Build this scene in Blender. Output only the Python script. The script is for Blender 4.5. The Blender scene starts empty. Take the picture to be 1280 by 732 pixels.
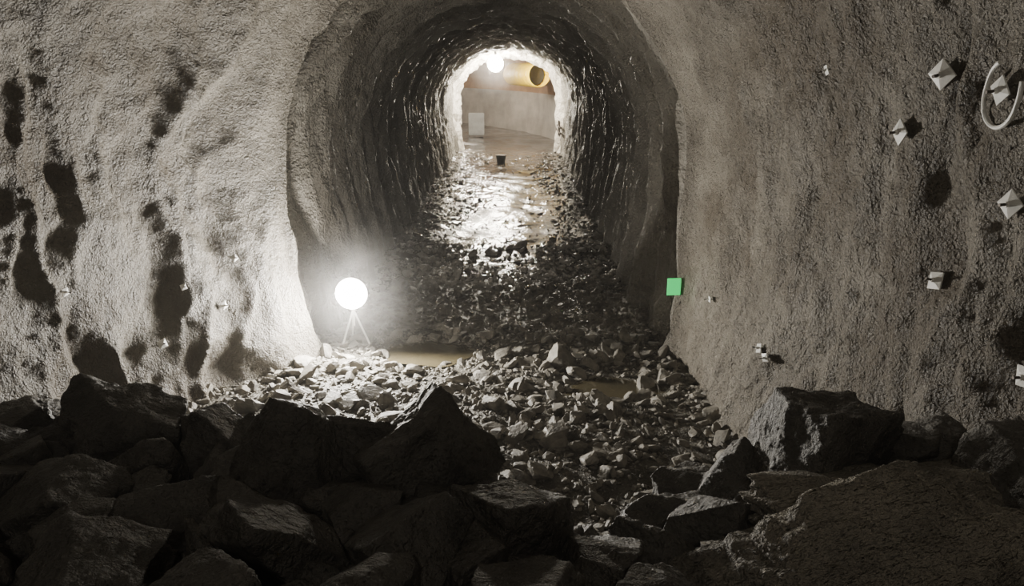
import bpy, math, random
import numpy as np
from mathutils import Vector, Matrix, Euler, noise
random.seed(7); np.random.seed(7)
S = bpy.context.scene
COL = S.collection

# ---------------------------------------------------------------- helpers
def link(o): COL.objects.link(o); return o
def mesh_np(name, V, F, mats=None, smooth=True, midx=None, loc=None):
    V = np.asarray(V, dtype=np.float32); F = np.asarray(F, dtype=np.int32)
    me = bpy.data.meshes.new(name); n = F.shape[1]
    me.vertices.add(len(V)); me.vertices.foreach_set('co', V.ravel())
    me.loops.add(F.size); me.loops.foreach_set('vertex_index', F.ravel())
    me.polygons.add(len(F))
    me.polygons.foreach_set('loop_start', np.arange(0, F.size, n, dtype=np.int32))
    me.polygons.foreach_set('loop_total', np.full(len(F), n, dtype=np.int32))
    me.polygons.foreach_set('use_smooth', np.full(len(F), smooth))
    if midx is not None: me.polygons.foreach_set('material_index', np.asarray(midx, dtype=np.int32))
    me.update(calc_edges=True); me.validate()
    for m in (mats or []): me.materials.append(m)
    o = bpy.data.objects.new(name, me)
    if loc is not None: o.location = loc
    return link(o)
def grid_faces(nr, nc, flip=False):
    i = np.arange(nr-1)[:, None]*nc; j = np.arange(nc-1)[None, :]
    a = (i+j).ravel(); b = a+1; c = a+nc+1; d = a+nc
    return np.stack([a, d, c, b] if flip else [a, b, c, d], 1)
def fr(x, y, z, o=4): return noise.fractal(Vector((x, y, z)), 0.9, 2.1, o)
def ns(x, y, z): return noise.noise(Vector((x, y, z)))
def empty(name, loc=(0,0,0)):
    e = bpy.data.objects.new(name, None); e.location = loc; e.empty_display_size = .2
    return link(e)
def cyl(name, p0, p1, r0, r1=None, mat=None, parent=None, seg=16):
    p0 = Vector(p0); p1 = Vector(p1); r1 = r0 if r1 is None else r1
    d = (p1-p0); q = d.to_track_quat('Z', 'Y').to_matrix()
    V = []; F = []
    for k, (p, r) in enumerate(((p0, r0), (p1, r1))):
        for i in range(seg):
            a = 2*math.pi*i/seg; V.append(p+q@Vector((math.cos(a)*r, math.sin(a)*r, 0)))
    for i in range(seg): F.append((i, (i+1) % seg, seg+(i+1) % seg, seg+i))
    F.append(tuple(range(seg))[::-1]); F.append(tuple(range(seg, 2*seg)))
    me = bpy.data.meshes.new(name); me.from_pydata([tuple(v) for v in V], [], F)
    if mat: me.materials.append(mat)
    o = link(bpy.data.objects.new(name, me))
    if parent: o.parent = parent; o.matrix_parent_inverse = Matrix.Translation(-parent.location)
    return o
def box(name, c, s, mat=None, parent=None, rotz=0, bev=.01):
    import bmesh
    bm = bmesh.new(); bmesh.ops.create_cube(bm, size=1)
    for v in bm.verts: v.co = Vector((v.co.x*s[0], v.co.y*s[1], v.co.z*s[2]))
    bmesh.ops.bevel(bm, geom=bm.edges[:], offset=bev, segments=2, affect='EDGES')
    bmesh.ops.rotate(bm, verts=bm.verts, cent=(0,0,0), matrix=Matrix.Rotation(rotz, 3, 'Z'))
    bmesh.ops.translate(bm, verts=bm.verts, vec=c)
    me = bpy.data.meshes.new(name); bm.to_mesh(me); bm.free()
    if mat: me.materials.append(mat)
    o = link(bpy.data.objects.new(name, me))
    if parent: o.parent = parent; o.matrix_parent_inverse = Matrix.Translation(-parent.location)
    return o

# ---------------------------------------------------------------- materials
def mat(name, c1, c2, rough=.7, scale=1.5, bumps=((12, .03), (45, .012)), c3=None, rough2=None, spec=.5, rscale=3, metallic=0, c3w=(.5,.62), stretch=None, ramp=(.35,.65)):
    m = bpy.data.materials.new(name); m.use_nodes = True
    nt = m.node_tree; N = nt.nodes; L = nt.links; b = N['Principled BSDF']
    tc = N.new('ShaderNodeTexCoord'); src = tc.outputs['Object']
    def nz(sc, det=4, ro=.6, st=None):
        n = N.new('ShaderNodeTexNoise'); n.inputs['Scale'].default_value = sc
        n.inputs['Detail'].default_value = det; n.inputs['Roughness'].default_value = ro
        if st:
            mp = N.new('ShaderNodeMapping'); mp.inputs['Scale'].default_value = st
            L.new(src, mp.inputs['Vector']); L.new(mp.outputs['Vector'], n.inputs['Vector'])
        else: L.new(src, n.inputs['Vector'])
        return n.outputs['Fac']
    cr = N.new('ShaderNodeValToRGB'); cr.color_ramp.elements[0].position = ramp[0]; cr.color_ramp.elements[1].position = ramp[1]
    cr.color_ramp.elements[0].color = (*c1, 1); cr.color_ramp.elements[1].color = (*c2, 1)
    L.new(nz(scale), cr.inputs['Fac']); colo = cr.outputs['Color']
    if c3:
        mr = N.new('ShaderNodeMapRange'); mr.inputs['From Min'].default_value = c3w[0]; mr.inputs['From Max'].default_value = c3w[1]
        L.new(nz(scale*.37, 4, .65), mr.inputs['Value'])
        mx = N.new('ShaderNodeMix'); mx.data_type = 'RGBA'
        L.new(mr.outputs['Result'], mx.inputs['Factor']); L.new(colo, mx.inputs['A']); mx.inputs['B'].default_value = (*c3, 1)
        colo = mx.outputs['Result']
    L.new(colo, b.inputs['Base Color'])
    b.inputs['Specular IOR Level'].default_value = spec; b.inputs['Metallic'].default_value = metallic
    if rough2 is None: b.inputs['Roughness'].default_value = rough
    else:
        mr = N.new('ShaderNodeMapRange'); mr.inputs['From Min'].default_value = .42; mr.inputs['From Max'].default_value = .58
        mr.inputs['To Min'].default_value = rough; mr.inputs['To Max'].default_value = rough2
        L.new(nz(rscale, 3), mr.inputs['Value']); L.new(mr.outputs['Result'], b.inputs['Roughness'])
    prev = None
    for sc, dist in bumps:
        bp = N.new('ShaderNodeBump'); bp.inputs['Distance'].default_value = dist; bp.inputs['Strength'].default_value = 1
        L.new(nz(sc, 3, .6, stretch if sc < 20 else None), bp.inputs['Height'])
        if prev: L.new(prev, bp.inputs['Normal'])
        prev = bp.outputs['Normal']
    if prev: L.new(prev, b.inputs['Normal'])
    return m
def emit(name, c, s):
    m = bpy.data.materials.new(name); m.use_nodes = True; b = m.node_tree.nodes['Principled BSDF']
    b.inputs['Base Color'].default_value = (*c, 1); b.inputs['Emission Color'].default_value = (*c, 1)
    b.inputs['Emission Strength'].default_value = s; return m

M_shot = mat('shotcrete', (.155,.137,.108), (.265,.24,.197), .5, 1.3, ((6,.09),(20,.08),(48,.04)), c3=(.13,.108,.078), spec=.5, stretch=(1,1.2,.5))
M_shot_in = mat('shotcrete_tunnel', (.17,.157,.132), (.30,.28,.242), .5, .8, ((6,.07),(24,.045)), c3=(.12,.108,.088), spec=.4)
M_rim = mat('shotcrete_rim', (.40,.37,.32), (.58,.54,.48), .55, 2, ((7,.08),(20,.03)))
M_conc = mat('cast_concrete', (.25,.24,.22), (.38,.365,.335), .5, 1.0, ((10,.01),))
M_brown = mat('ochre_shotcrete', (.22,.125,.06), (.36,.23,.12), .6, .9, ((8,.03),))
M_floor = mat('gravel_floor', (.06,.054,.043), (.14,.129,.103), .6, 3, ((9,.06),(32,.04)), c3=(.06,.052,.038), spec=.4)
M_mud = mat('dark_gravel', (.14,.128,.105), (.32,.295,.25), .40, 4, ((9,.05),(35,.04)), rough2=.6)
M_wet = mat('wet_mud', (.035,.03,.024), (.09,.075,.058), .05, .8, ((1.6,.035),(7,.018)), rough2=.27, rscale=.9, spec=1.0)
M_rock = mat('limestone_rock', (.07,.064,.053), (.26,.24,.20), .65, 7, ((30,.01),), ramp=(.3,.72))
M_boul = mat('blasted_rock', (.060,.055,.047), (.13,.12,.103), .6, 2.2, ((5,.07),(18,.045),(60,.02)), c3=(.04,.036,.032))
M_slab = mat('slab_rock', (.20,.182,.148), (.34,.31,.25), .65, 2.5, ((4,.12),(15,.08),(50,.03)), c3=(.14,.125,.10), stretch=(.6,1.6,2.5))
M_wrock = mat('wet_rock', (.07,.063,.053), (.20,.185,.16), .08, 5, ((25,.010),), rough2=.25, spec=1.0)
M_steel = mat('galvanised_steel', (.72,.72,.68), (.85,.84,.80), .45, 8, (), metallic=0)
M_dsteel = mat('dark_steel', (.06,.055,.05), (.12,.10,.085), .5, 8, (), metallic=.6)
M_blk = mat('black_plastic', (.015,.015,.015), (.03,.03,.03), .5, 8, ())
M_duct = mat('yellow_duct_fabric', (.85,.56,.015), (.92,.66,.03), .5, 3, ((6,.03),))
M_cab = mat('grey_painted_steel', (.20,.20,.19), (.28,.28,.27), .45, 3, ())
M_water = mat('muddy_water', (.05,.042,.025), (.08,.067,.038), .03, .8, ((6,.002),), spec=.8)
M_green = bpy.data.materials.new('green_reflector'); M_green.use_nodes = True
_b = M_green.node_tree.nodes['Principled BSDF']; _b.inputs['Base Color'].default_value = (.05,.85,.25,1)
_b.inputs['Emission Color'].default_value = (.03,.9,.2,1); _b.inputs['Emission Strength'].default_value = .9  # emission stands in for light thrown back by the reflector

# ---------------------------------------------------------------- path + section
R = 22.0; S0 = 38.0
def P(s, u, z):
    if s <= S0: return (u, s, z)
    ph = (s-S0)/R
    return (-R*(1-math.cos(ph))+u*math.cos(ph), S0+R*math.sin(ph)+u*math.sin(ph), z)
def T(s, xs, ys): return float(np.interp(s, xs, ys))
def zf(s): return T(s, [-5,10,37,60,80], [-3.6,-3.6,-2.65,-1.6,-.9])
def aL(s): return T(s, [-5,3,5,7,8.5,9.3,9.9,10.05,10.3,12,35.8,36.2,37.2,37.6,45], [5.0,4.9,4.7,4.3,3.75,3.25,2.80,2.72,2.86,2.8,2.8,2.45,2.45,3.0,3.1])
def aR(s): return T(s, [-5,3,5,7,8.5,9.8,10.05,10.3,12,35.8,36.2,37.2,37.6,45], [3.9,3.6,3.45,3.2,3.08,2.90,2.76,2.92,2.85,2.8,2.5,2.5,3.0,3.1])
def zt(s): return T(s, [-5,3,5,7,8.5,9.8,10.05,10.3,12,20,35.8,36.2,37.2,37.8,60,80], [3.2,3.1,2.9,2.6,2.4,2.05,1.82,1.95,1.92,1.98,2.15,1.85,1.85,2.5,3.6,4.2])
def fL(s): return T(s, [-5,8,10,12,36,38], [.95,.95,.86,.88,.9,.98])
def fR(s): return T(s, [-5,8,10,12,36,38], [.90,.90,.97,.92,.92,.98])
def sm(x): x = min(1, max(0, x)); return x*x*(3-2*x)
def disp(s, u, z, side):
    inn = min(1, max(0, (s-10.0)/.2)); far = min(1, max(0, (s-37.4)/.5))
    d = 0.0
    if inn < 1:
        wl = sm((-u+1.2)/2.4)
        wx = .35*ns(s*.7, u*.7, z*.7+9); x = u+wx; ss = s+.40*ns(u*1.0+4, s*1.0, z*.8); zz = z+.3*ns(s*1.2, u*1.2, 3+z)
        a = ns(x*.7, ss*.9, zz*.40); b = ns(x*1.2+7, ss*2.0, zz*.42); c = ns(x*2.6+2, ss*4.0, zz*.95); e = ns(x*6+1, ss*8, zz*3)
        dl = 0
        if wl > 0:
            w2 = .18*ns(u*2.2, s*2.2, z*1.6+5)
            F1 = noise.voronoi(Vector((x*.55, (ss+w2)*1.6, (zz+w2)*.66)))[0][0]
            F2 = noise.voronoi(Vector((x*1.1+3, (ss+w2)*2.7+1, (zz-w2)*1.10)))[0][0]
            am = .60+.9*sm(.5+1.6*ns(u*.5+2, s*.55, z*.5))
            am2 = .6+.8*sm(.5+1.6*ns(u*.7+8, s*.7, z*.6+3))
            dl = .10*a+.12*(b-.35*abs(b))+am*.25*(min(F1, .8)**1.4-.25)+.16*am2*(min(F2,.8)**1.5-.2)+.014*e+.028*fr(u*6, s*6, z*5, 3)
        c2 = ns(x*2.4, ss*3.4, zz*.9)
        near = sm((6.5-s)/2.5)
        dr = .09*a+.09*b+(.080+.03*near)*c2+.03*e-(.05+.05*near)*max(0, c-.15)*2+.045*fr(u*6, s*7, z*5, 3)
        d += (1-inn)*(dl*wl+dr*(1-wl))*min(1, .30+max(0, (10.0-s))*.8)
    if inn > 0 and far < 1:
        w = s-10.0+(.40*ns(u*.6, s*.25, z*.5)+.20*ns(u*1.8, s*.5, z*1.5))*min(1,(s-9.9)*.7)
        k = (w/1.35) % 1.0
        groove = math.exp(-((k-.5)/.09)**2)
        k2 = ((w+.25*ns(u,s,z))/.45) % 1.0
        d += inn*(1-far)*(-.28*groove+.20*math.sin(math.pi*((k+.5)%1.0))-.08*math.exp(-((k2-.5)/.12)**2)+.12*ns(u*1.2, s*2.2, z*.5)+.09*(1-2.2*abs(ns(u*1.9+3, s*3.6, z*.6)))+.035*fr(u*4, s*4, z*3, 3)-.10)
        if s > 35.6: d += .10*ns(u*1.6, s*.6, z*1.6)+.05*ns(u*4, s*2, z*4)
    if far > 0: d += far*.04*fr(u, s, z, 3)
    return d
ss_list = list(np.arange(-3.5, 2.5, .15))+list(np.arange(2.5, 10.6, .035))+list(np.arange(10.6, 38.5, .07))+list(np.arange(38.5, 73, .35))
nlow, narc = 90, 230
def section(s):
    f = zf(s); zs = f+2.6 if s < 36 else f+2.5; t = zt(s); l = aL(s); r = aR(s); out = []
    for i in range(nlow):
        k = i/nlow; z = f-.5+(zs-f+.5)*k; kk = max(0, (z-f)/(zs-f))
        w = l*(fL(s)+(1-fL(s))*math.sin(kk*math.pi/2)); out.append((-w, z, -1, 0))
    for i in range(narc+1):
        a = math.pi*(1-i/narc); w = l if a > math.pi/2 else r
        out.append((w*math.cos(a), zs+(t-zs)*math.sin(a)**.94 if math.sin(a)>0 else zs, math.cos(a), math.sin(a)))
    for i in range(nlow-1, -1, -1):
        k = i/nlow; z = f-.5+(zs-f+.5)*k; kk = max(0, (z-f)/(zs-f))
        w = r*(fR(s)+(1-fR(s))*math.sin(kk*math.pi/2)); out.append((w, z, 1, 0))
    res = []
    for (u, z, nx, nz) in out:
        d = disp(s, u, z, 0); res.append(P(s, u-nx*d, z-nz*d))
    return res
G = np.array([section(float(s)) for s in ss_list], dtype=np.float32)
NS, NC, _ = G.shape
ss_arr = np.array(ss_list)
iA = nlow+int(narc*.22); iB = nlow+int(narc*.78)
def strip(name, a, b):
    g = G[:, a:b+1]; F = grid_faces(NS, b-a+1)
    sm_ = np.repeat(ss_arr[:-1], b-a); cm = np.tile(np.arange(a, b), NS-1)
    mi = np.zeros(len(F), int)
    mi[(sm_ > 10.04)] = 1
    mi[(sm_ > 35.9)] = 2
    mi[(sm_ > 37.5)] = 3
    low = (cm < nlow) | (cm > NC-nlow)
    mi[(sm_ > 37.5) & low] = 4
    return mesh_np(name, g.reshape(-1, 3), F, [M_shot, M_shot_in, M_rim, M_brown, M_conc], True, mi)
strip('wall_left', 0, iA); strip('ceiling', iA, iB); strip('wall_right', iB, NC-1)
def cap(name, ring, m):
    c = ring.mean(0); V = np.vstack([ring, c[None]]); n = len(ring)
    F = np.array([(i, (i+1) % n, n) for i in range(n)]); return mesh_np(name, V, F, [m], False)
cap('wall_back', G[0], M_shot); cap('wall_end', G[-1], M_conc)

# ---------------------------------------------------------------- floor
PUD = ((-.80, 10.25, .62, .45, .12), (1.75, 8.95, .6, .35, .10))
def floor_z(s, u):
    z = zf(s)+.07*ns(u*.7, s*.6, 3)+.035*ns(u*2.3, s*2.3, 1)
    if s < 16: z += .02*fr(u*6, s*6, 0, 3)
    for (cu, cs, ru, rs, dp) in PUD:
        q = ((u-cu)/ru)**2+((s-cs)/rs)**2
        if q < 3: z -= dp*math.exp(-q)
    if 16 < s < 37: z += .10*min(1, max(0, abs(u-.1)-.9))
    return z
fs = list(np.arange(4, 16, .06))+list(np.arange(16, 38, .12))+list(np.arange(38, 73, .4))
nu = 110; V = []; 
for s in fs:
    l = -aL(s)-.05; r = aR(s)+.05
    for j in range(nu):
        u = l+(r-l)*j/(nu-1); V.append(P(s, u, floor_z(s, u)))
F = grid_faces(len(fs), nu, True)
smr = np.repeat(np.array(fs[:-1]), nu-1)
jit = np.array([ns(v[0]*1.3, v[1]*1.3, 5)+.7*ns(v[0]*3, v[1]*3, 5) for v in V])
vy = np.array([v[1] for v in V])
fy = vy[F[:, 0]]; fj = jit[F[:, 0]]
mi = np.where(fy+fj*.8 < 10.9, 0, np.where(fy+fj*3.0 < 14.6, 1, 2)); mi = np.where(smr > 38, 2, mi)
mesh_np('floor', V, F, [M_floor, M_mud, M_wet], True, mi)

def puddle(cx, cy, rx, ry, z):
    n = 40; V = [(0, 0, 0)]+[(rx*math.cos(2*math.pi*i/n)*(1+.35*ns(math.cos(2*math.pi*i/n)*1.5+cx, math.sin(2*math.pi*i/n)*1.5, 2)), ry*math.sin(2*math.pi*i/n)*(1+.35*ns(math.cos(2*math.pi*i/n)*1.5, math.sin(2*math.pi*i/n)*1.5+cx, 7)), 0) for i in range(n)]
    F = [(0, 1+i, 1+(i+1) % n) for i in range(n)]
    return mesh_np('puddle', V, F, [M_water], True, loc=(cx, cy, z))
puddle(-.80, 10.25, .75, .5, -3.615); puddle(1.75, 8.95, .8, .4, -3.645)

# ---------------------------------------------------------------- rocks
import bmesh
def ico(sub):
    bm = bmesh.new(); bmesh.ops.create_icosphere(bm, subdivisions=sub, radius=1)
    V = np.array([v.co[:] for v in bm.verts]); F = np.array([[v.index for v in f.verts] for f in bm.faces]); bm.free(); return V, F
ICO = {k: ico(k) for k in (1, 2, 3, 4, 6)}
def facet(V, seed, npl=13, hmin=.62, k=26):
    rs = np.random.RandomState(seed)
    n = rs.normal(size=(npl, 3)); n /= np.linalg.norm(n, axis=1)[:, None]
    n = np.vstack([n, [[1,.1,0],[-1,0,.1],[0,1,.1],[.1,-1,0],[0,.1,1],[.1,0,-1]]])
    h = np.concatenate([rs.uniform(hmin, .95, npl), rs.uniform(.85, 1, 6)])
    d = np.maximum(V@n.T, 1e-3); r = h[None]/d
    r = -np.log(np.exp(-k*np.minimum(r, 4)).sum(1))/k
    return V*np.minimum(r, 1.5)[:, None]
def boulder(name, loc, rad, rot, seed, m, sub=6, npl=13, hmin=.6, lay=0.0, amp=1.0):
    V, F = ICO[sub]; W = facet(V, seed, npl, hmin, 120)*np.array(rad)
    q = 1/np.mean(rad); out = np.empty_like(W)
    for i, w in enumerate(W):
        x, y, z = w
        d = .11*fr(x*q*1.1+seed, y*q*1.1, z*q*1.1, 3)
        st = ns(x*4.5+seed, y*4.5, z*4.5)*2.2; d += .045*(math.floor(st*2)/2-st)/q*2
        st = ns(x*10+seed, y*10, z*10)*2.0; d += .026*(math.floor(st*2)/2-st)/q*2
        d += .03*fr(x*12+seed, y*12, z*12, 3)
        if lay:
            b = (z*10+x*1.5+y*3.5+1.3*ns(x*1.5, y*2.5, z*2))%1.0; d += lay*(b-.5)
        out[i] = w*(1+d*amp)
    o = mesh_np(name, out, F, [m], True, loc=loc)
    o.rotation_euler = Euler([math.radians(a) for a in rot]); return o

def pile_z(x, y):
    top = T(x, [-5,-3,-2,-1,0,.5,1.2,2,3,4], [-1.9,-2.10,-2.15,-2.15,-2.2,-2.3,-2.45,-2.3,-2.2,-1.95])
    cy = T(x, [-5,-2,-.5,.5,1.2,2,4], [4.6,4.3,3.9,3.5,3.4,4.0,4.6])
    z = top if y < cy else top-(y-cy)*.85
    if y < 2.2: z += (2.2-y)*.10
    return z+.08*fr(x*1.5, y*1.5, 0, 4)
xs = np.arange(-5, 4.2, .05); ys = np.arange(-3.3, 7.6, .05)
V = np.array([(x, y, pile_z(x, y)) for y in ys for x in xs])
lim = np.array([[max(-aL(y), min(aR(y), x)) for x in xs] for y in ys]).ravel(); V[:, 0] = lim
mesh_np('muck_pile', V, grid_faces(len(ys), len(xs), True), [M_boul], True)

B = [
 ((-2.02,4.25,-2.06),(.42,.38,.33),(5,14,10),3,0,0),
 ((-2.78,4.45,-2.18),(.46,.40,.24),(0,-5,30),4,0,0),
 ((-3.5,4.7,-2.12),(.46,.40,.28),(0,5,60),41,0,0),
 ((-1.32,4.15,-2.06),(.25,.28,.31),(10,20,40),5,0,0),
 ((-.74,3.75,-2.00),(.32,.32,.34),(0,25,25),6,0,0),
 ((-.44,4.0,-2.06),(.28,.30,.33),(8,-20,65),61,0,0),
 ((-.02,3.80,-2.00),(.40,.34,.38),(10,-22,35),62,0,0),
 ((.46,3.33,-2.05),(.33,.28,.23),(5,18,20),9,0,0),
 ((.84,3.10,-2.16),(.24,.26,.18),(0,24,50),10,0,0),
 ((-1.85,3.35,-2.02),(.42,.36,.27),(0,12,70),11,0,0),
 ((-1.18,3.30,-2.02),(.34,.32,.26),(8,-18,15),12,0,0),
 ((-.62,2.95,-1.96),(.30,.28,.22),(0,22,35),13,0,0),
 ((-.02,2.95,-1.95),(.34,.30,.23),(0,-14,80),14,0,0),
 ((-1.25,2.60,-1.92),(.34,.30,.22),(0,14,5),15,0,0),
 ((-.72,2.30,-1.88),(.26,.24,.18),(0,-12,45),31,0,0),
 ((-.20,2.42,-1.90),(.26,.24,.17),(9,12,75),32,0,0),
 ((.47,2.55,-1.97),(.30,.30,.20),(0,10,60),16,0,0),
 ((.85,2.25,-1.98),(.22,.24,.16),(0,-10,10),33,0,0),
 ((-2.35,3.9,-2.08),(.26,.30,.22),(0,-10,10),51,0,0),
 ((-1.62,3.85,-2.06),(.22,.26,.20),(0,12,60),52,0,0),
 ((-.30,3.35,-2.02),(.22,.20,.17),(14,-12,30),53,0,0),
 ((-1.60,2.95,-1.96),(.20,.24,.16),(0,12,15),54,0,0),
 ((.25,2.95,-2.02),(.20,.18,.15),(10,-12,30),55,0,0),
 ((2.22,4.12,-2.14),(.52,.38,.44),(4,12,30),63,0,0),
 ((1.78,4.10,-2.30),(.26,.30,.26),(6,-22,45),37,0,0),
 ((2.75,4.30,-2.20),(.34,.36,.28),(0,10,50),18,0,0),
 ((3.10,4.1,-2.18),(.30,.34,.30),(0,0,10),27,0,0),
 ((2.45,3.50,-2.05),(.95,.38,.17),(12,-8,10),19,1,.09),
 ((2.12,2.85,-2.05),(1.15,.50,.17),(20,-15,10),20,1,.09),
 ((3.15,3.5,-1.98),(.34,.38,.28),(0,0,20),21,0,0),
 ((1.20,3.35,-2.26),(.22,.24,.18),(0,0,20),22,0,0),
 ((1.50,3.55,-2.16),(.20,.22,.16),(0,10,70),38,0,0),
 ((1.30,3.75,-2.34),(.24,.24,.18),(0,12,80),23,0,0),
 ((-2.55,3.5,-2.05),(.40,.38,.28),(0,12,40),24,0,0),
 ((1.05,2.60,-2.12),(.24,.28,.18),(0,9,20),25,0,0),
 ((-1.95,2.6,-1.95),(.36,.34,.24),(0,9,50),26,0,0),
 ((1.55,4.35,-2.52),(.26,.24,.22),(0,9,50),28,0,0),
 ((-.45,4.5,-2.45),(.26,.26,.22),(0,9,10),29,0,0),
]
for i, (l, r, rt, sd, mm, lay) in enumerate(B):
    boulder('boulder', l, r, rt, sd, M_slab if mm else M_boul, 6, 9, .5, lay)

TPL = {k: [facet(ICO[k][0], 100+i, 7, .34, 120) for i in range(16)] for k in (1, 2, 3)}
TPL[4] = []
for i in range(16):
    W = facet(ICO[4][0], 300+i, 8, .45, 90)
    TPL[4].append(np.array([w*(1+.10*fr(*(w*1.5+i), 3)+.05*fr(*(w*5+i), 3)) for w in W]))
def scatter(name, items, m, smooth=False, flat=(.5,.8)):
    Vs = []; Fs = []; off = 0
    for (x, y, z, sz, sub) in items:
        W = TPL[sub][random.randrange(16)]
        Rm = np.array(Euler((random.uniform(-.6,.6), random.uniform(-.6,.6), random.uniform(0,6.28))).to_matrix())
        W = (W*np.array([sz*random.uniform(.8,1.7), sz*random.uniform(.6,1.1), sz*random.uniform(*flat)]))@Rm.T+np.array([x, y, z])
        F = ICO[sub][1]; Vs.append(W); Fs.append(F+off); off += len(W)
    return mesh_np(name, np.vstack(Vs), np.vstack(Fs), [m], smooth)
it = []
for _ in range(1400):
    x = random.uniform(-4, 3.1); y = random.uniform(1.9, 6.4)
    sz = random.choice([.04,.06,.06,.09,.13,.16,.20]); it.append((x, y, pile_z(x, y)+sz*.4, sz, 4 if sz > .08 else 3))
scatter('rock_pile', it, M_boul, True)
it = []
for _ in range(11000):
    s = random.uniform(5.2, 10.9); u = random.uniform(-aL(s)*.95, aR(s)*.93)
    sz = min(.13, .011*math.exp(abs(random.gauss(0, .92))))
    if ((u-PUD[0][0])/.68)**2+((s-PUD[0][1])/.46)**2 < 1: continue
    if ((u-PUD[1][0])/.7)**2+((s-PUD[1][1])/.38)**2 < 1 and random.random()<.6: continue
    it.append((u, s, floor_z(s, u)+sz*.25, sz, 3 if sz > .06 else 2 if sz > .028 else 1))
it += [(1.1,9.75,-3.52,.21,3),(.2,8.2,-3.53,.14,3),(-.4,7.6,-3.53,.15,3),(.9,7.3,-3.53,.14,3),(-2.4,8.3,-3.5,.18,3),(-.3,9.0,-3.53,.14,3)]
scatter('rock_rubble', it, M_rock)
it = []
for _ in range(4500):
    s = random.uniform(10.7, 17.0); u = random.uniform(-aL(s)*.9, aR(s)*.93)
    if s > 14.5 and abs(u-.1) < .8 and random.random() < .7: continue
    sz = min(.12, .02*math.exp(abs(random.gauss(0, .7)))); it.append((u, s, floor_z(s, u)+sz*.25, sz, 2 if sz > .06 else 1))
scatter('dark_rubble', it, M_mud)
it = []
for _ in range(6800):
    s = 14+22*random.random()**1.1; u = random.uniform(-2.5, 2.5)
    if abs(u-.15+.3*math.sin(s*.5)) < 1.15 and random.random() < .88: continue
    sz = min(.12, .022*math.exp(abs(random.gauss(0, .6)))); it.append((u, s, floor_z(s, u)+sz*.15, sz, 1))
scatter('wet_debris', it, M_wrock, flat=(.3,.6))

# ---------------------------------------------------------------- floodlight on tripod
fl = empty('tripod_floodlight', (-1.93, 10.45, -3.58))
X, Y, Z = -1.93, 10.45, -2.76
for k in range(3):
    a = math.radians(90+120*k+20)
    cyl('leg_%d' % (k+1), (X, Y, Z-.25), (X+.26*math.cos(a), Y+.26*math.sin(a), -3.6), .014, .014, M_steel, fl)
cyl('pole', (X, Y, Z-.5), (X, Y, Z-.1), .018, .018, M_steel, fl)
cyl('housing', (X, Y+.12, Z), (X, Y-.02, Z), .14, .22, M_dsteel, fl, 32)
cyl('bezel', (X, Y-.02, Z), (X, Y-.05, Z), .24, .24, M_dsteel, fl, 32)
cyl('lens', (X, Y-.05, Z), (X, Y-.075, Z), .225, .225, emit('lamp_glass', (1,.97,.90), 150), fl, 32)
for sx in (-1, 1): cyl('yoke_%d' % sx, (X+sx*.25, Y, Z), (X+sx*.04, Y, Z-.29), .01, .01, M_dsteel, fl)
def spot(name, loc, d, e, ang, blend, rad, parent, col=(1,.95,.86)):
    L = bpy.data.lights.new(name, 'SPOT'); L.energy = e; L.spot_size = math.radians(ang); L.spot_blend = blend; L.color = col; L.shadow_soft_size = rad
    o = link(bpy.data.objects.new(name, L)); o.location = loc
    o.rotation_euler = Vector(d).to_track_quat('-Z', 'Y').to_euler()
    o.parent = parent; o.matrix_parent_inverse = Matrix.Translation(-parent.location)
spot('beam', (X, Y-.32, Z), (.05, -1, .05), 1750, 179, .1, .28, fl)
spot('upward_spill', (X, Y+.10, Z+.32), (.35, 1.0, .85), 230, 118, .2, .05, fl)

def hang_lamp(x, y, z, ceil, pw, col, strength=80, r=.17):
    e = empty('hanging_work_or_fill_light', (x, y, z))  # shared by the tunnel lamps and the added fill behind the camera
    bm = bmesh.new(); bmesh.ops.create_uvsphere(bm, u_segments=24, v_segments=14, radius=r)
    me = bpy.data.meshes.new('bulb'); bm.to_mesh(me); bm.free(); me.materials.append(emit('bulb_glass', col, strength))
    b = link(bpy.data.objects.new('bulb', me)); b.parent = e
    cyl('socket', (x, y, z+r*.8), (x, y, z+r*1.5), .06, .05, M_blk, e)
    cyl('cord', (x, y, z+r*1.4), (x, y, ceil), .012, .012, M_blk, e)
    L = bpy.data.lights.new('glow', 'POINT'); L.energy = pw; L.color = col; L.shadow_soft_size = r*1.2
    l = link(bpy.data.objects.new('glow', L)); l.parent = e
hang_lamp(-.55, 35.4, 1.42, 2.1, 7500, (1,.92,.77), 300, .36)
p = P(47, -1.0, 1.6); hang_lamp(p[0], p[1], p[2], 2.7, 2500, (1,.89,.74), 40)
p = P(60, 0, 2.4); hang_lamp(p[0], p[1], p[2], 3.4, 2400, (1,.89,.74), 40)
hang_lamp(.3, -2.6, 2.0, 3.0, 430, (1,.94,.85), 10, .12)  # unseen fill lamp, added behind the camera to lift the wall hollows

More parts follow.
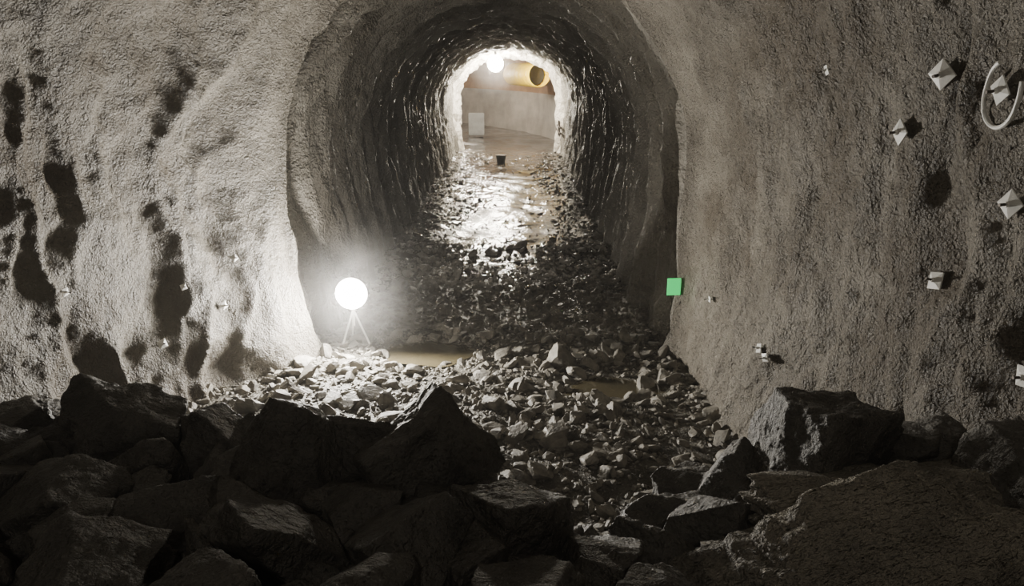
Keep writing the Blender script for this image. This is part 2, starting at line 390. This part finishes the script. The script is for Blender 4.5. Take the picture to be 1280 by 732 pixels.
# ---------------------------------------------------------------- ventilation duct
cp = [Vector(p) for p in ((1.55,38.6,1.0),(1.10,40.0,1.05),(.70,41.6,1.12),(.36,43.4,1.18),(.22,45.2,1.22))]
def cr(t):
    n = len(cp)-1; i = min(int(t*n), n-1); f = t*n-i
    p0, p1, p2, p3 = cp[max(i-1,0)], cp[i], cp[i+1], cp[min(i+2,n)]
    return .5*((2*p1)+(p2-p0)*f+(2*p0-5*p1+4*p2-p3)*f*f+(3*p1-p0-3*p2+p3)*f**3)
V = []; nr, nc = 160, 40
dv = empty('ventilation_duct', cp[0])
for i in range(nr):
    t = i/(nr-1); c = cr(t); tg = (cr(min(1, t+.004))-cr(max(0, t-.004))).normalized()
    sd = tg.cross(Vector((0,0,1))).normalized(); up = sd.cross(tg)
    rr = .54+.04*abs(math.sin(i*math.pi/20))**.5-.02*ns(i*.2,0,0)
    for j in range(nc):
        a = 2*math.pi*j/(nc-1); V.append(tuple(c+sd*rr*math.cos(a)+up*rr*math.sin(a)))
o = mesh_np('duct_body', V, grid_faces(nr, nc), [M_duct], True); o.parent = dv; o.matrix_parent_inverse = Matrix.Translation(-cp[0])
md = o.modifiers.new('thick', 'SOLIDIFY'); md.thickness = .02
c = cr(0); tg = (cr(.01)-c).normalized()
cyl('mouth_shade', c+tg*.75, c+tg*.8, .51, .51, M_blk, dv, 32)  # black disc put in for the shade inside the duct
for t in (.1,.4,.8):
    q = cr(t); cyl('hanger', q+Vector((0,0,.55)), q+Vector((0,0,1.6)), .015, .015, M_dsteel, dv)

# ---------------------------------------------------------------- site cabinet, bucket, pipes
zc = floor_z(45, -1.5); 
cb = empty('electrical_cabinet', (-1.95,44.5,zc))
box('body', (-1.95,44.5,zc+.72), (.9,.6,1.25), M_cab, cb, .1, .03)
box('plinth', (-1.95,44.5,zc+.06), (.8,.5,.14), M_dsteel, cb, .1, .01)
box('door', (-1.98,44.19,zc+.72), (.78,.03,1.1), M_cab, cb, .1, .01)
zb = floor_z(32.5, -.25); bk = empty('bucket', (-.25,32.5,zb))
cyl('pail', (-.25,32.5,zb), (-.25,32.5,zb+.36), .17, .22, M_blk, bk, 24)
cyl('rim', (-.25,32.5,zb+.34), (-.25,32.5,zb+.37), .235, .235, M_dsteel, bk, 24)
pp = empty('wall_pipe', (2.3,36,-1.6))
for k, zz in enumerate((-1.35,-1.1)):
    cyl('pipe_%d' % k, (2.42,34.5,zz-.3), (2.38,37.4,zz-.22), .05, .05, M_dsteel, pp)
for y in (34.8,35.7,36.8): cyl('bracket', (2.38,y,-1.8), (2.38,y,-1.1), .03, .03, M_dsteel, pp)

# ---------------------------------------------------------------- rock bolts on the walls
def wall_at(s, z, side):
    i = int(np.argmin(abs(ss_arr-s))); rng = range(nlow+narc//2, NC-1) if side > 0 else range(1, nlow+narc//2)
    j = min(rng, key=lambda j: abs(G[i, j, 2]-z))
    a = Vector(G[min(i+6, NS-1), j])-Vector(G[i-6, j]); b = Vector(G[i, min(j+5, NC-1)])-Vector(G[i, max(0, j-5)])
    n = a.cross(b).normalized(); p = Vector(G[i, j])
    if n.x*side > 0: n = -n
    return p, n
def rock_bolt(s, z, side, size, rot=45, ring=False):
    p, n = wall_at(s, z, side); e = empty('rock_bolt', p)
    q = n.to_track_quat('Z', 'Y').to_matrix()@Matrix.Rotation(math.radians(rot), 3, 'Z')
    h = size/2; t = .010
    pts = [(-h,-h,0),(h,-h,0),(h,h,0),(-h,h,0),(-h,-h,t),(h,-h,t),(h,h,t),(-h,h,t)]
    k = h*.28; pts += [(-k,-k,t+h*.28),(k,-k,t+h*.28),(k,k,t+h*.28),(-k,k,t+h*.28)]
    F = [(3,2,1,0),(0,1,5,4),(1,2,6,5),(2,3,7,6),(3,0,4,7),(4,5,9,8),(5,6,10,9),(6,7,11,10),(7,4,8,11),(8,9,10,11)]
    me = bpy.data.meshes.new('plate'); me.from_pydata([tuple(p+q@Vector(v)+n*.035) for v in pts], [], F); me.materials.append(M_steel)
    o = link(bpy.data.objects.new('plate', me)); o.parent = e; o.matrix_parent_inverse = Matrix.Translation(-e.location)
    b0 = p+n*(.035+h*.26)
    cyl('nut', b0, b0+n*.03, h*.30, h*.30, M_steel, e, 6); cyl('bar', b0-n*.1, b0+n*.07, h*.15, h*.15, M_dsteel, e, 10)
    if ring:
        rr = []; m = 34
        for i in range(m+1):
            a = 2*math.pi*i/44+1.2; k = .17+.03*math.sin(a*2)+.0012*i; rr.append(p+n*.02+q@Vector((math.cos(a)*k-.03, math.sin(a)*k*.9, 0)))
        for i in range(m): cyl('cable_loop', rr[i], rr[i+1], .014, .014, M_steel, e, 8)
for a in ((5.25,.17,1,.15,40),(5.6,-.23,1,.14,45),(4.58,.02,1,.13,30,True),(4.50,-.62,1,.13,45),(5.15,-1.28,1,.12,10),(4.30,-1.67,1,.13,5),
          (7.2,-2.48,1,.09,20),(7.05,-2.5,1,.08,20),(8.96,-2.46,1,.07,0),(4.95,-2.36,1,.10,0),(6.6,.2,1,.08,10),
          (9.3,-2.0,-1,.08,30),(9.0,-2.55,-1,.09,20),(8.2,-2.8,-1,.10,10),(8.6,-2.2,-1,.07,10),(7.2,-1.9,-1,.08,10)):
    rock_bolt(*a)
p, n = wall_at(10.06, -2.56, 1)
g = empty('reflective_marker', p)
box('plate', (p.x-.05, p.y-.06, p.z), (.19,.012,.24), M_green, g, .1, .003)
box('backing', (p.x-.0, p.y-.04, p.z), (.22,.02,.20), M_steel, g, .1, .003)

# ---------------------------------------------------------------- dust in the air, added bloom volumes at the lamps
def vol(name, dens, falloff=None):
    m = bpy.data.materials.new(name); m.use_nodes = True; nt = m.node_tree
    nt.nodes.remove(nt.nodes['Principled BSDF'])
    vs = nt.nodes.new('ShaderNodeVolumeScatter'); vs.inputs['Density'].default_value = dens; vs.inputs['Anisotropy'].default_value = .2; vs.inputs['Color'].default_value = (1,.98,.95,1)
    nt.links.new(vs.outputs[0], nt.nodes['Material Output'].inputs['Volume'])
    if falloff:
        tc = nt.nodes.new('ShaderNodeTexCoord'); ln = nt.nodes.new('ShaderNodeVectorMath'); ln.operation = 'LENGTH'
        mr = nt.nodes.new('ShaderNodeMapRange'); mr.inputs['From Min'].default_value = .15; mr.inputs['From Max'].default_value = falloff
        mr.inputs['To Min'].default_value = dens; mr.inputs['To Max'].default_value = 0; mr.interpolation_type = 'SMOOTHERSTEP'
        nt.links.new(tc.outputs['Object'], ln.inputs[0]); nt.links.new(ln.outputs['Value'], mr.inputs['Value']); nt.links.new(mr.outputs['Result'], vs.inputs['Density'])
    return m
mh = vol('dusty_air', .0020)
a, b = (-5.5,-3.8,-4.2), (4.2,34,4)
hv = [(x, y, z) for x in (a[0], b[0]) for y in (a[1], b[1]) for z in (a[2], b[2])]
mesh_np('dust_haze', hv, [(0,1,3,2),(4,6,7,5),(0,4,5,1),(2,3,7,6),(0,2,6,4),(1,5,7,3)], [mh], False)
mesh_np('lamp_bloom_volume', ICO[3][0]*1.6, ICO[3][1], [vol('lamp_bloom', .038, 1.5)], True, loc=(X, Y-.2, Z))  # scatter sphere added to imitate the floodlight's bloom
mesh_np('lamp_bloom_volume', ICO[3][0]*2.0, ICO[3][1], [vol('lamp_bloom_thin', .035, 1.9)], True, loc=(-.55, 35.4, 1.42))  # same added bloom sphere around the far lamp

# ---------------------------------------------------------------- world + camera
w = bpy.data.worlds.new('world'); S.world = w; w.use_nodes = True
w.node_tree.nodes['Background'].inputs['Color'].default_value = (0.01,.01,.012,1); w.node_tree.nodes['Background'].inputs['Strength'].default_value = .2
cam = bpy.data.cameras.new('camera'); cam.lens = 26.2; cam.sensor_width = 36; cam.clip_end = 300; cam.clip_start = .05
co = link(bpy.data.objects.new('camera', cam)); co.location = (.47, 0, 0)
co.rotation_euler = (math.radians(75.2), 0, math.radians(.43)); S.camera = co
